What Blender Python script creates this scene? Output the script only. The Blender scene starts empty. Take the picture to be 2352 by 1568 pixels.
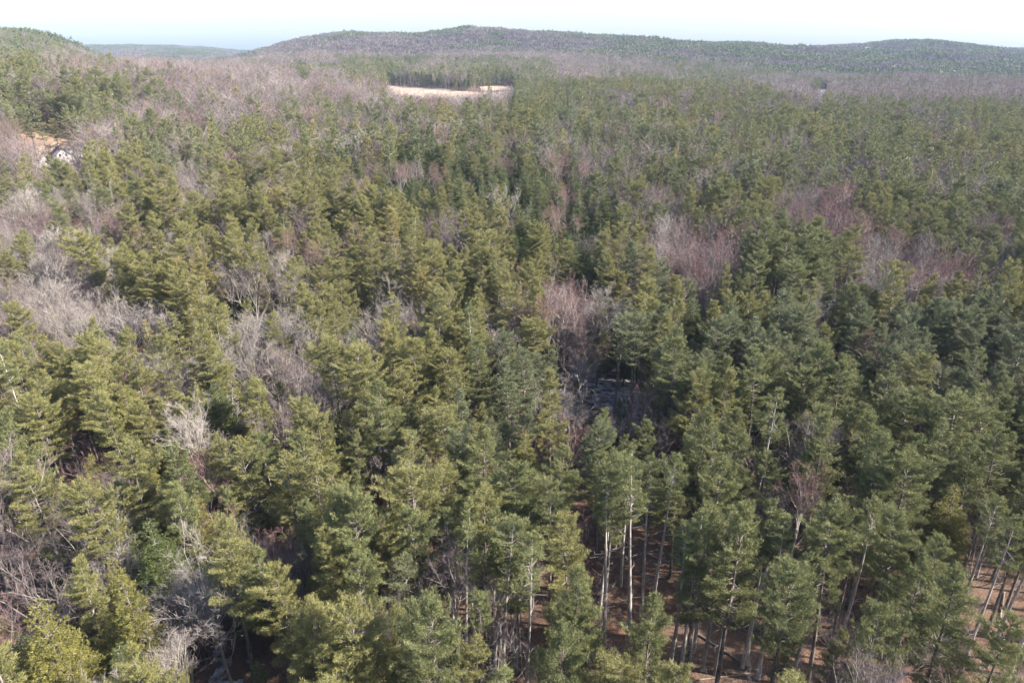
import bpy, math, random
import numpy as np
R = math.radians
RS = np.random.RandomState
C = bpy.context.scene.collection
scene = bpy.context.scene

# ------------------------------------------------------------------ camera, sky, sun, exposure
CAM_H, PITCH, LENS = 75.0, 23.2, 24.0
cam = bpy.data.cameras.new('camera'); cam.lens = LENS; cam.sensor_width = 36; cam.clip_start = 1; cam.clip_end = 30000
camo = bpy.data.objects.new('camera', cam); C.objects.link(camo)
camo.location = (0, 0, CAM_H); camo.rotation_euler = (R(90 - PITCH), 0, 0)
scene.camera = camo

SUN_AZ, SUN_EL = 100.0, 35.0          # azimuth clockwise from the view direction
w = bpy.data.worlds.new('World'); scene.world = w; w.use_nodes = True
nt = w.node_tree; bg = nt.nodes['Background']
sky = nt.nodes.new('ShaderNodeTexSky'); sky.sky_type = 'NISHITA'; sky.sun_disc = False
sky.sun_elevation = R(SUN_EL); sky.sun_rotation = R(SUN_AZ); sky.dust_density = 2.0; sky.air_density = 1.0
nt.links.new(sky.outputs[0], bg.inputs['Color']); bg.inputs['Strength'].default_value = 0.10
sl = bpy.data.lights.new('sun', 'SUN'); sl.energy = 5.0; sl.angle = R(0.5); sl.color = (1.0, 0.91, 0.79)
so = bpy.data.objects.new('sun', sl); C.objects.link(so)
so.rotation_euler = (R(90 - SUN_EL), 0, R(180 - SUN_AZ))
so.location = (200, 0, 300)
scene.view_settings.view_transform = 'Standard'; scene.view_settings.look = 'None'
scene.view_settings.gamma = 1.0; scene.view_settings.exposure = 1.78
cy = scene.cycles
cy.use_denoising = True; cy.sample_clamp_indirect = 4.0
cy.max_bounces = 5; cy.diffuse_bounces = 2; cy.glossy_bounces = 1; cy.transmission_bounces = 2
cy.volume_bounces = 0; cy.transparent_max_bounces = 8; cy.caustics_reflective = False; cy.caustics_refractive = False

# ------------------------------------------------------------------ picture <-> world helpers (photo coordinates on a 2352 x 1568 frame)
SP, CP = math.sin(R(PITCH)), math.cos(R(PITCH)); F = 1568.0
def ray(px, py):
    xc = (np.asarray(px, float) - 1176) / F; yc = (784 - np.asarray(py, float)) / F
    return xc, CP + yc * SP, -SP + yc * CP
def project(x, y, z):
    dz = z - CAM_H; d = y * CP - dz * SP; d = np.where(np.abs(d) < 1e-6, 1e-6, d)
    return 1176 + F * x / d, 784 - F * (y * SP + dz * CP) / d, d

def vnoise(x, y, s, seed=0):
    """smooth value noise, period s metres, 0..1"""
    x = np.asarray(x, float) / s + 1000.5 + seed * 17.3; y = np.asarray(y, float) / s + 1000.5 + seed * 9.1
    xi, yi = np.floor(x).astype(np.int64), np.floor(y).astype(np.int64); fx, fy = x - xi, y - yi
    fx = fx * fx * (3 - 2 * fx); fy = fy * fy * (3 - 2 * fy)
    def h(a, b):
        n = (a * 374761393 + b * 668265263 + seed * 1274126177) & 0x7fffffff
        n = ((n ^ (n >> 13)) * 1274126177) & 0x7fffffff
        return ((n ^ (n >> 16)) & 0xffff) / 65535.0
    return (h(xi, yi) * (1 - fx) + h(xi + 1, yi) * fx) * (1 - fy) + (h(xi, yi + 1) * (1 - fx) + h(xi + 1, yi + 1) * fx) * fy

# ------------------------------------------------------------------ terrain
TAZ = np.array([-60, -38, -30, -18, -6, 8, 25, 42, 60.0])
TR = np.array([0, 60, 150, 250, 320, 470, 525, 620, 800, 1050, 1500, 2100, 3000, 9500.0])
TH = np.array([
    [0, 0, 2, 8, 12, 19, 30, 40, 46, 42, 36, 25, 15, 20],
    [0, 0, 2, 8, 12, 19, 31, 41, 46, 42, 36, 25, 15, 20],
    [0, 0, 2, 9, 13, 21, 31, 38, 40, 36, 30, 22, 15, 20],
    [0, 0, 1, 9, 14, 24, 27, 30, 29, 26, 24, 20, 15, 20],
    [0, 0, 0, 8, 14, 21, 21, 20, 17, 14, 18, 22, 20, 20],
    [0, 0, 0, 6, 11, 17, 18, 18, 16, 14, 18, 24, 25, 20],
    [0, 0, 0, 3, 5, 9, 10, 9, 5, 1, 0, 14, 25, 20],
    [0, 0, -1, 1, 2, 3, 3, 2, -2, -6, -2, 12, 25, 20],
    [0, 0, -1, 1, 2, 3, 3, 2, -2, -6, -2, 12, 25, 20.0]])
def layer(pts, D, wf, wb, th, lo, hi, fade):
    az, h = [], []
    for px, py in pts:
        a, b, c = ray(px, py); az.append(math.degrees(math.atan2(a, b))); h.append(CAM_H + D * c / math.hypot(a, b) - th)
    al = [math.degrees(math.atan2(*ray(v, 100)[:2])) for v in (lo, hi)]
    return np.array(az), np.array(h), D, wf, wb, al, fade
LAY = [
    layer([(-300, 90), (-100, 76), (0, 66), (60, 66), (110, 78), (160, 95), (210, 120), (330, 150)], 2000, 620, 900, 13, -900, 260, 3),
    layer([(0, 110), (190, 105), (300, 103), (400, 105), (480, 109), (560, 117), (700, 125)], 5600, 1700, 1500, 16, -900, 760, 4),
    layer([(430, 150), (560, 122), (640, 103), (700, 90), (790, 76), (870, 75), (950, 76), (1030, 70), (1080, 67), (1150, 71), (1230, 79), (1300, 84), (1400, 91),
           (1500, 90), (1560, 96), (1700, 100), (1830, 112), (2000, 130), (2300, 150)], 2700, 800, 900, 15, 480, 2000, 4),
    layer([(1500, 125), (1750, 114), (1860, 108), (1950, 103), (2050, 94), (2110, 92), (2160, 96), (2240, 107), (2352, 116), (2700, 110)], 3700, 1300, 900, 15, 1600, 3500, 4),
    layer([(2000, 125), (2200, 113), (2352, 110), (2600, 104)], 6500, 1500, 1500, 16, 1950, 3500, 4),
]
def ground(x, y):
    x = np.asarray(x, float); y = np.asarray(y, float)
    r = np.hypot(x, y); az = np.degrees(np.arctan2(x, y))
    back = np.abs(az) > 75; azc = np.clip(az, -60, 60)
    ia = np.clip(np.searchsorted(TAZ, azc) - 1, 0, len(TAZ) - 2); fa = (azc - TAZ[ia]) / (TAZ[ia + 1] - TAZ[ia]); fa = fa * fa * (3 - 2 * fa)
    rr = np.clip(r, 0, 9499); ir = np.clip(np.searchsorted(TR, rr) - 1, 0, len(TR) - 2); fr = (rr - TR[ir]) / (TR[ir + 1] - TR[ir]); fr = np.clip(fr, 0, 1) ** 1.0
    h = (TH[ia, ir] * (1 - fr) + TH[ia, ir + 1] * fr) * (1 - fa) + (TH[ia + 1, ir] * (1 - fr) + TH[ia + 1, ir + 1] * fr) * fa
    for a, hh, D, wf, wb, al, fade in LAY:
        crest = np.interp(azc, a, hh)
        m = 1 / (1 + np.exp(-(azc - al[0]) / (fade * .35))) / (1 + np.exp((azc - al[1]) / (fade * .35)))
        t = np.where(r < D, (r - D) / wf, (r - D) / wb)
        bump = np.exp(-t * t)
        tgt = h + (crest - h) * bump * m
        h = np.maximum(h, tgt)
    h = np.where(back, h * 0.3, h)
    amp = np.clip((r - 180) / 1500, 0, 1)
    h = h + (vnoise(x, y, 45, 1) - .5) * (1.6 + 3 * amp) + (vnoise(x, y, 330, 2) - .5) * 26 * amp * np.clip(1 - (r - 4200) / 1500, 0, 1)
    return h
def at(px, py, hz=0.0, dmin=30):
    """first point of the ray through a photo pixel that meets ground + hz"""
    a, b, c = ray(px, py); d = np.concatenate([np.arange(dmin, 1600, 1.0), np.arange(1600, 9000, 6.0)])
    X, Y, Z = a * d, b * d, CAM_H + c * d
    i = np.argmax(Z <= ground(X, Y) + hz) if np.any(Z <= ground(X, Y) + hz) else len(d) - 1
    return float(X[i]), float(Y[i])

# ------------------------------------------------------------------ materials
def mat(name):
    m = bpy.data.materials.new(name); m.use_nodes = True
    return m, m.node_tree, m.node_tree.nodes['Principled BSDF']
def N(nt, t, **k):
    n = nt.nodes.new(t)
    for a, v in k.items(): setattr(n, a, v)
    return n
def mixc(nt, fac, a, b):
    n = N(nt, 'ShaderNodeMix', data_type='RGBA')
    for s, v in ((0, fac), (6, a), (7, b)):
        if isinstance(v, bpy.types.NodeSocket): nt.links.new(v, n.inputs[s])
        else: n.inputs[s].default_value = v if not isinstance(v, tuple) else (*v, 1)[:4]
    return n.outputs[2]
def ramp(nt, src, a, b):
    n = N(nt, 'ShaderNodeMapRange'); nt.links.new(src, n.inputs[0]); n.inputs[1].default_value = a; n.inputs[2].default_value = b
    return n.outputs[0]
def noise(nt, scale, detail=4, vec=None):
    n = N(nt, 'ShaderNodeTexNoise'); n.inputs['Scale'].default_value = scale; n.inputs['Detail'].default_value = detail
    if vec is not None: nt.links.new(vec, n.inputs['Vector'])
    return n.outputs['Fac']
def leafmat(name, dark, light, tip, transl=.22):
    """needles: colour differs from tree to tree (per-object random) and from tuft to tuft (vertex attribute)"""
    m, nt, p = mat(name)
    oi = N(nt, 'ShaderNodeObjectInfo'); at_ = N(nt, 'ShaderNodeAttribute', attribute_name='tuft')
    c = mixc(nt, oi.outputs['Random'], dark, light)
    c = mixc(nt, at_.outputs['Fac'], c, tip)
    nt.links.new(c, p.inputs['Base Color']); p.inputs['Roughness'].default_value = .55
    p.inputs['Specular IOR Level'].default_value = .35
    tr = N(nt, 'ShaderNodeBsdfTranslucent'); nt.links.new(c, tr.inputs['Color'])
    mx = N(nt, 'ShaderNodeMixShader'); mx.inputs[0].default_value = transl
    nt.links.new(p.outputs[0], mx.inputs[1]); nt.links.new(tr.outputs[0], mx.inputs[2])
    nt.links.new(mx.outputs[0], nt.nodes['Material Output'].inputs['Surface'])
    return m
M_PINE = {
    'olive': leafmat('needles_olive', (.118, .134, .052), (.158, .164, .062), (.31, .28, .11)),
    'green': leafmat('needles_green', (.090, .116, .052), (.126, .146, .062), (.25, .25, .10)),
    'blue': leafmat('needles_blue_green', (.088, .115, .066), (.122, .142, .080), (.23, .24, .12)),
    'yellow': leafmat('needles_yellow', (.190, .180, .062), (.235, .215, .078), (.37, .31, .13)),
}
M_HEM = {
    'dark': leafmat('hemlock_dark', (.040, .062, .022), (.062, .086, .028), (.14, .16, .045), .15),
    'olive': leafmat('hemlock_olive', (.115, .122, .034), (.155, .152, .042), (.27, .24, .07), .25),
}
def barkmat(name, a, b, rnd=.0, scale=3.0):
    m, nt, p = mat(name)
    tc = N(nt, 'ShaderNodeTexCoord'); mp = N(nt, 'ShaderNodeMapping'); mp.inputs['Scale'].default_value = (1, 1, .35)
    nt.links.new(tc.outputs['Object'], mp.inputs['Vector'])
    f = noise(nt, scale, 5, mp.outputs[0]); f = ramp(nt, f, .35, .65)
    c = mixc(nt, f, a, b)
    oi = N(nt, 'ShaderNodeObjectInfo'); hs = N(nt, 'ShaderNodeHueSaturation'); nt.links.new(c, hs.inputs['Color'])
    v = N(nt, 'ShaderNodeMapRange'); nt.links.new(oi.outputs['Random'], v.inputs[0]); v.inputs[3].default_value = 1 - rnd; v.inputs[4].default_value = 1 + rnd
    nt.links.new(v.outputs[0], hs.inputs['Value']); nt.links.new(hs.outputs[0], p.inputs['Base Color'])
    p.inputs['Roughness'].default_value = .85; p.inputs['Specular IOR Level'].default_value = .2
    return m
M_PBARK = barkmat('pine_bark', (.08, .068, .06), (.22, .195, .175), .25)
M_PALE = barkmat('pale_bark', (.23, .21, .195), (.40, .375, .35), .15)
M_GREY = barkmat('grey_bark', (.15, .135, .125), (.27, .245, .23), .2)
M_TWIG = {'pale': barkmat('pale_twigs', (.215, .192, .182), (.29, .262, .25), .2), 'mauve': barkmat('mauve_twigs', (.138, .108, .110), (.178, .144, .150), .2),
          'red': barkmat('red_twigs', (.17, .100, .098), (.215, .135, .132), .15)}
def flat(name, col, rough=.8, var=.0, scale=2.0):
    m, nt, p = mat(name)
    if var:
        f = noise(nt, scale, 5, N(nt, 'ShaderNodeTexCoord').outputs['Object'])
        c = mixc(nt, ramp(nt, f, .3, .7), tuple(v * (1 - var) for v in col), tuple(min(1, v * (1 + var)) for v in col)); nt.links.new(c, p.inputs['Base Color'])
    else: p.inputs['Base Color'].default_value = (*col, 1)
    p.inputs['Roughness'].default_value = rough
    return m

m, nt, p = mat('leaf_litter'); M_LITTER = m
tc = N(nt, 'ShaderNodeTexCoord').outputs['Object']
c = mixc(nt, ramp(nt, noise(nt, .7, 10, tc), .30, .70), (.052, .028, .019), (.140, .074, .048))
c = mixc(nt, ramp(nt, noise(nt, .05, 3, tc), .45, .65), c, (.10, .062, .043))
c = mixc(nt, ramp(nt, noise(nt, 9, 3, tc), .55, .75), c, (.30, .19, .125))
nt.links.new(c, p.inputs['Base Color']); p.inputs['Roughness'].default_value = .95
bmp = N(nt, 'ShaderNodeBump'); bmp.inputs['Distance'].default_value = .12; nt.links.new(noise(nt, 4, 6, tc), bmp.inputs['Height']); nt.links.new(bmp.outputs[0], p.inputs['Normal'])
m, nt, p = mat('straw_grass'); M_STRAW = m
tc = N(nt, 'ShaderNodeTexCoord').outputs['Object']
c = mixc(nt, ramp(nt, noise(nt, .03, 5, tc), .35, .65), (.29, .22, .17), (.36, .275, .215))
wv = N(nt, 'ShaderNodeTexWave'); wv.inputs['Scale'].default_value = .09; wv.inputs['Distortion'].default_value = 1.5; nt.links.new(tc, wv.inputs['Vector'])
c = mixc(nt, ramp(nt, wv.outputs['Fac'], .2, 2.5), c, (.25, .18, .135)); nt.links.new(c, p.inputs['Base Color']); p.inputs['Roughness'].default_value = .9
m, nt, p = mat('lawn_straw'); M_LAWN = m
tc = N(nt, 'ShaderNodeTexCoord').outputs['Object']
c = mixc(nt, ramp(nt, noise(nt, .12, 6, tc), .35, .65), (.13, .082, .056), (.23, .16, .11)); nt.links.new(c, p.inputs['Base Color']); p.inputs['Roughness'].default_value = .9
M_SNOW = flat('old_snow', (.62, .63, .67), .6, .15, 3)
m, nt, p = mat('thin_snow'); M_THIN = m
tc = N(nt, 'ShaderNodeTexCoord').outputs['Object']
mp = N(nt, 'ShaderNodeMapping'); mp.inputs['Scale'].default_value = (1, 1.3, 1); nt.links.new(tc, mp.inputs['Vector'])
f = ramp(nt, noise(nt, .55, 9, mp.outputs[0]), .36, .60)
c = mixc(nt, ramp(nt, noise(nt, 3, 5, tc), .3, .7), (.05, .032, .026), (.12, .080, .062)); c = mixc(nt, f, c, (.40, .41, .46)); nt.links.new(c, p.inputs['Base Color']); p.inputs['Roughness'].default_value = .7
M_WHITE = flat('white_clapboard', (.62, .62, .61), .6, .03, 1)
M_SHING = flat('grey_shingles', (.13, .13, .14), .85, .2, 3)
M_GLASS = flat('dark_glass', (.03, .035, .045), .1)
M_ROAD = flat('pale_road', (.26, .23, .21), .9, .1, .3)
M_CLAY = flat('weathered_red_roof', (.36, .15, .11), .8, .15, 2)
M_RAIL = flat('weathered_rail', (.42, .36, .30), .8, .1, 3)
M_LOG = flat('fallen_wood', (.22, .185, .155), .9, .25, 3)
M_STONE = flat('field_stone', (.40, .37, .33), .9, .2, 1)

# ------------------------------------------------------------------ mesh helpers
class MB:
    """collects triangles / quads in numpy blocks, material index and the 'tuft' value per face"""
    def __init__(s): s.v = []; s.f = []; s.m = []; s.t = []; s.n = 0
    def add(s, V, Fc, mi=0, t=0.0):
        V = np.asarray(V, float).reshape(-1, 3); Fc = np.asarray(Fc, int)
        s.v.append(V); s.f.append(Fc + s.n); s.m.append(np.full(len(Fc), mi)); s.t.append(np.broadcast_to(t, (len(Fc),)).astype(float)); s.n += len(V)
    def merge(s, o, mi=None, xf=None):
        for V, Fc, m_, t_ in zip(o.v, o.f, o.m, o.t):
            s.v.append(V if xf is None else xf(V)); s.f.append(Fc + s.n); s.m.append(m_ if mi is None else np.full(len(m_), mi)); s.t.append(t_)
        s.n += o.n
    def mesh(s, name, mats, smooth=False):
        me = bpy.data.meshes.new(name)
        V = np.concatenate(s.v); tot = np.concatenate([np.full(len(f), f.shape[1]) for f in s.f]); loops = np.concatenate([f.ravel() for f in s.f])
        me.vertices.add(len(V)); me.vertices.foreach_set('co', V.ravel().astype(np.float32))
        me.loops.add(len(loops)); me.loops.foreach_set('vertex_index', loops.astype(np.int32))
        me.polygons.add(len(tot)); me.polygons.foreach_set('loop_start', np.concatenate([[0], np.cumsum(tot)[:-1]]).astype(np.int32))
        me.polygons.foreach_set('loop_total', tot.astype(np.int32)); me.polygons.foreach_set('material_index', np.concatenate(s.m).astype(np.int32))
        if smooth: me.polygons.foreach_set('use_smooth', np.ones(len(tot), bool))
        T = np.concatenate(s.t)
        if T.any():
            a = me.attributes.new('tuft', 'FLOAT', 'FACE'); a.data.foreach_set('value', T.astype(np.float32))
        for m_ in mats: me.materials.append(m_)
        me.update(); return me
def unit(v): return v / np.maximum(np.linalg.norm(v, axis=-1, keepdims=True), 1e-9)
def prisms(mb, P0, P1, r0, r1, n=3, mi=0):
    """independent tapered n-sided segments"""
    P0 = np.asarray(P0, float).reshape(-1, 3); P1 = np.asarray(P1, float).reshape(-1, 3); k = len(P0)
    if not k: return
    r0 = np.broadcast_to(r0, k); r1 = np.broadcast_to(r1, k)
    d = unit(P1 - P0); up = np.where(np.abs(d[:, 2:3]) > .9, [[1., 0, 0]], [[0, 0, 1.]]); a = unit(np.cross(d, up)); b = np.cross(d, a)
    th = np.arange(n) * 2 * math.pi / n; cs, sn = np.cos(th), np.sin(th)
    ring = a[:, None] * cs[None, :, None] + b[:, None] * sn[None, :, None]
    V = np.concatenate([P0[:, None] + ring * r0[:, None, None], P1[:, None] + ring * r1[:, None, None]], 1)
    j = np.arange(n); q = np.stack([j, (j + 1) % n, (j + 1) % n + n, j + n], 1)
    mb.add(V.reshape(-1, 3), (q[None] + (np.arange(k) * 2 * n)[:, None, None]).reshape(-1, 4), mi)
def ribbons(mb, P0, P1, w0, mi, rs):
    k = len(P0)
    if not k: return
    d = P1 - P0; s = unit(np.cross(d, rs.normal(size=(k, 3)))) * np.broadcast_to(w0, k)[:, None] * .5
    V = np.stack([P0 - s, P0 + s, P1 + s * .5, P1 - s * .5], 1).reshape(-1, 3)
    mb.add(V, np.arange(k * 4).reshape(-1, 4), mi)
def tube(mb, pts, rad, n=7, mi=0, cap=True):
    pts = np.asarray(pts, float); k = len(pts); d = unit(np.gradient(pts, axis=0))
    up = np.array([1., 0, 0]) if abs(d[0][2]) > .7 else np.array([0, 0, 1.]); a = unit(np.cross(d, up)); b = np.cross(d, a)
    th = np.arange(n) * 2 * math.pi / n
    V = pts[:, None] + (a[:, None] * np.cos(th)[None, :, None] + b[:, None] * np.sin(th)[None, :, None]) * np.asarray(rad)[:, None, None]
    j = np.arange(n); q = np.stack([j, (j + 1) % n, (j + 1) % n + n, j + n], 1)
    mb.add(V.reshape(-1, 3), (q[None] + (np.arange(k - 1) * n)[:, None, None]).reshape(-1, 4), mi)
    if cap: mb.add(V[-1], [list(range(n))], mi); mb.add(V[0], [list(range(n))[::-1]], mi)
def blades(mb, P, D, n, ln, wd, spread, rs, mi, upb=.25, tip=.0):
    """n needle blades per tuft at P around direction D"""
    k = len(P)
    if not k: return
    PP = np.repeat(P, n, 0); DD = np.repeat(unit(D), n, 0)
    dr = unit(DD + rs.normal(size=(k * n, 3)) * spread + np.array([0, 0, upb]))
    l = ln * rs.uniform(.65, 1.2, (k * n, 1)); s = unit(np.cross(dr, rs.normal(size=(k * n, 3)))) * wd * .5
    PP = PP + rs.normal(size=PP.shape) * ln * .22
    V = np.stack([PP - s, PP + s, PP + dr * l], 1).reshape(-1, 3)
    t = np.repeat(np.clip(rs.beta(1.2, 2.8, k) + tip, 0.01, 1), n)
    mb.add(V, np.arange(k * n * 3).reshape(-1, 3), mi, t)

# ------------------------------------------------------------------ tree shapes; every maker returns (trunk MB, crown MB)
def trunk_pts(H, rs, bend=.35):
    z = np.linspace(0, 1, 9); a, b = rs.uniform(-bend, bend, 2); ph = rs.uniform(0, 6)
    return np.stack([a * z * z + .12 * np.sin(z * 5 + ph), b * z * z + .12 * np.cos(z * 4 + ph), z * H], 1)
def pine(seed, H=25., base=.5, Rm=3.6, dens=1., lod=0, sparse=0., flat_top=.5):
    rs = RS(seed); T, K = MB(), MB(); tp = trunk_pts(H, rs, .9 if base > .7 else .5); rb = H * .0105 + .04
    rad = rb * (1 - np.linspace(0, 1, 9) ** .9 * .93)
    tube(T, tp, rad, 8 if lod == 0 else (5 if lod == 1 else 3), 0)
    axis = lambda z: np.stack([np.interp(z, tp[:, 2], tp[:, 0]), np.interp(z, tp[:, 2], tp[:, 1]), z], -1)
    zb = H * base; step = (.62, .95, 1.5)[lod]; zs = []; z = zb
    while z < H - .35: zs.append(z); z += step * rs.uniform(.75, 1.3)
    B0, BD, BL, BT = [], [], [], []
    lobes = rs.uniform(.72, 1.18, 6); ph = rs.uniform(0, 6.28)
    for z in zs:
        t = (H - z) / (H - zb); prof = min(1, (t / flat_top) ** .62) * (1 + .22 * math.sin(t * 9 + ph)) * (1 - .38 * max(0, t - .6) / .4)
        for j in range(rs.randint(4, 7) if lod < 2 else rs.randint(3, 5)):
            if rs.rand() < .10 + sparse * .5: continue
            a = rs.uniform(0, 6.283); lob = lobes[int((a + ph) / 1.0472) % 6]
            L = max(.5, Rm * prof * lob * rs.uniform(.42, 1.15))
            el = R(np.interp(t, [0, .15, .45, 1], [62, 38, 16, 2]) + rs.uniform(-10, 10))
            B0.append(z); BD.append((math.cos(a) * math.cos(el), math.sin(a) * math.cos(el), math.sin(el))); BL.append(L); BT.append(t)
    B0 = axis(np.array(B0)); BD = np.array(BD); BL = np.array(BL); BT = np.array(BT)
    # limb: leaves at angle, sags, then turns up at the tip
    us = np.linspace(0, 1, 5)[None, :, None]
    sag = (us ** 2 * .26 - us * .07) * BL[:, None, None] * np.array([0, 0, 1.])
    pts = B0[:, None] + BD[:, None] * BL[:, None, None] * us + sag
    if lod < 2:
        for s in range(4 if lod == 0 else 2):
            i0, i1 = (s, s + 1) if lod == 0 else (s * 2, s * 2 + 2)
            rr = (.016 * BL + .018); prisms(K, pts[:, i0], pts[:, i1], rr * (1 - us[0, i0, 0] * .75), rr * (1 - us[0, i1, 0] * .75), 3, 1)
    tl, tw, nb = ((.30, .040, 10), (.46, .13, 6), (.95, .48, 4))[lod]
    ns = (9, 5, 3)[lod]
    TP, TD, TT = [], [], []
    for i in range(len(BL)):
        L = BL[i]; d = BD[i]; side = unit(np.cross(d, [0, 0, 1.]))
        u0 = .30 if BT[i] < .5 else .42
        for u in np.linspace(u0, 1, max(2, int(ns * (L / 3 + .35) * dens))) :
            u = min(1, u + rs.uniform(-.05, .05)); c = np.array([np.interp(u, us[0, :, 0], pts[i, :, k]) for k in range(3)])
            sl = (1.05 - u) * L * .50 + .25
            for sgn in (-1, 1):
                dd = unit(side * sgn * rs.uniform(.7, 1.1) + d * rs.uniform(.5, 1.1) + np.array([0, 0, rs.uniform(.0, .25)]))
                q = max(1, int(round(sl / ((.30, .55, 1.1)[lod]))))
                for v in (np.arange(q) + rs.uniform(.2, 1)) / q:
                    if rs.rand() < sparse: continue
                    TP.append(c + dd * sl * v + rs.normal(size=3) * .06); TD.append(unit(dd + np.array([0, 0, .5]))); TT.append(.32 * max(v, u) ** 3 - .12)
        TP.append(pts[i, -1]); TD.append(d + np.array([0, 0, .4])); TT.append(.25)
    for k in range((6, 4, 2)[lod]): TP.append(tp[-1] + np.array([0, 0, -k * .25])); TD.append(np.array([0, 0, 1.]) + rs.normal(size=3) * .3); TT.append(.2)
    blades(K, np.array(TP), np.array(TD), nb, tl, tw, .78, rs, 0, .35, np.array(TT))
    # dead limbs on the bare bole
    nd = (22, 8, 0)[lod]
    if nd:
        zz = H * rs.uniform(.2, base + .12, nd); a = rs.uniform(0, 6.28, nd); P0 = axis(zz); L = rs.uniform(.4, 2.3, nd) * (.5 + .5 * Rm / 3.6)
        D = np.stack([np.cos(a), np.sin(a), rs.uniform(-.15, .35, nd)], 1); P1 = P0 + D * L[:, None] * .55; P2 = P1 + (D + rs.normal(size=D.shape) * .18) * L[:, None] * .45
        prisms(T, P0, P1, .03, .02, 3, 0); prisms(T, P1, P2, .02, .008, 3, 0)
        if lod == 0:
            kk = np.repeat(np.arange(nd), 4); b0 = P1[kk] + (P2 - P1)[kk] * rs.rand(len(kk), 1); ribbons(T, b0, b0 + unit(D[kk] + rs.normal(size=(len(kk), 3)) * .6) * rs.uniform(.3, .8, (len(kk), 1)), .02, 0, rs)
    return T, K
def hemlock(seed, H=20., base=.1, Rm=3.3, lod=0):
    rs = RS(seed); T, K = MB(), MB(); tp = trunk_pts(H, rs, .2)
    tube(T, tp, (H * .010 + .03) * (1 - np.linspace(0, 1, 9) * .95), 7 if lod == 0 else 4, 0)
    axis = lambda z: np.stack([np.interp(z, tp[:, 2], tp[:, 0]), np.interp(z, tp[:, 2], tp[:, 1]), z], -1)
    nbr = (150, 85, 38)[lod]
    t = np.sort(rs.uniform(0.01, 1, nbr) ** .85); z = H - t * H * (1 - base); a = (np.arange(nbr) * 2.399 + rs.uniform(-.5, .5, nbr))
    L = Rm * np.minimum(1, (t * 1.25) ** .8) * rs.uniform(.68, 1.12, nbr) * (1 - .25 * np.clip((t - .75) * 4, 0, 1)) + .25
    el = np.radians(np.interp(t, [0, .3, 1], [45, 22, 4]) + rs.uniform(-8, 8, nbr))
    P0 = axis(z); D = np.stack([np.cos(a) * np.cos(el), np.sin(a) * np.cos(el), np.sin(el)], 1)
    droop = np.array([0, 0, -1.])
    TP, TD = [], []
    du = (.22, .42, .9)[lod]
    for i in range(nbr):
        side = unit(np.cross(D[i], [0, 0, 1.])); n = max(3, int(L[i] / du))
        for u in np.linspace(.22, 1, n):
            c = P0[i] + D[i] * L[i] * u + droop * L[i] * .22 * u * u; sl = (1.08 - u) * L[i] * .48 + .12
            for s in (-1, 1):
                dd = unit(side * s + D[i] * .8 - np.array([0, 0, .18])); q = max(1, int(sl / ((.26, .5, 1.)[lod]) + .5))
                for v in (np.arange(q) + .7) / q: TP.append(c + dd * sl * v + rs.normal(size=3) * .05); TD.append(dd)
    TP.append(tp[-1]); TD.append(np.array([0, 0, 1.]))
    if lod < 2:
        e = P0 + D * L[:, None] + droop * (L * .22)[:, None]; prisms(K, P0, e, .03, .006, 3, 1)
    tl, tw, nb = ((.21, .050, 9), (.46, .18, 4), (.95, .55, 3))[lod]
    blades(K, np.array(TP), np.array(TD), nb, tl, tw, .42, rs, 0, -.02)
    return T, K
def bare(seed, H=18., fork=.3, spread=.8, lod=0, r0=.22, rich=1.):
    """trunk MB: bole and main limbs; crown MB: finer branches and twigs"""
    rs = RS(seed); T, K = MB(), MB()
    def grow(P, D, L, r, n, out, seg=3, wob=.18, upb=.12, mi=0):
        pts = [P]; d = D
        for s in range(seg):
            d = unit(d + rs.normal(size=d.shape) * wob + np.array([0, 0, upb])); pts.append(pts[-1] + d * (L / seg)[:, None])
        for s in range(seg):
            a, b = r * (1 - .7 * s / seg), r * (1 - .7 * (s + 1) / seg)
            if n > 2: prisms(out, pts[s], pts[s + 1], a, b, n, mi)
            else: ribbons(out, pts[s], pts[s + 1], a * 2, mi, rs)
        return np.stack(pts, 1)
    tr = trunk_pts(H * .8, rs, .8); tr[:, :2] *= 1.5; tube(T, tr, r0 * (1 - np.linspace(0, 1, 9) * .85) + .012, 7 if lod == 0 else 4, 0)
    n1 = int(13 * rich) if lod < 2 else 7
    z = H * .8 * np.sort(rs.uniform(fork / .8, 1, n1)); a = np.arange(n1) * 2.4 + rs.uniform(0, 1, n1)
    P = np.stack([np.interp(z, tr[:, 2], tr[:, k]) for k in range(3)], 1); e = spread * rs.uniform(.6, 1.2, n1)
    D = unit(np.stack([np.cos(a) * e, np.sin(a) * e, np.ones(n1)], 1)); L = (H - z) * rs.uniform(.65, 1.05, n1) + .8
    rad = r0 * .42 * (L / L.max()) + .012
    cnt = ((5, 5, 5, 3), (5, 5, 4, 0), (5, 4, 0, 0))[lod]; minr = (.0095, .021, .055)[lod]
    pts = grow(P, D, L, rad, 4 if lod == 0 else 3, T, 3)
    for lv, c in enumerate(cnt):
        if not c: break
        k = len(pts); ii = np.repeat(np.arange(k), c); u = rs.uniform(.22, 1, len(ii)) * (pts.shape[1] - 1); j = np.minimum(u.astype(int), pts.shape[1] - 2); f = (u - j)[:, None]
        P = pts[ii, j] * (1 - f) + pts[ii, j + 1] * f; dpar = unit(pts[ii, j + 1] - pts[ii, j]); prp = unit(np.cross(dpar, rs.normal(size=dpar.shape)))
        D = unit(dpar + prp * rs.uniform(.45, 1.05, (len(ii), 1)) + np.array([0, 0, .15])); L = L[ii] * rs.uniform(.28, .52, len(ii)) + .12; rad = np.maximum(rad[ii] * .5, minr)
        pts = grow(P, D, L, rad, (3 if lv < 1 else 2), K, 2 if lv < 2 else 1, .2, .05, 1 if lv >= 1 else 0)
    return T, K
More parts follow.
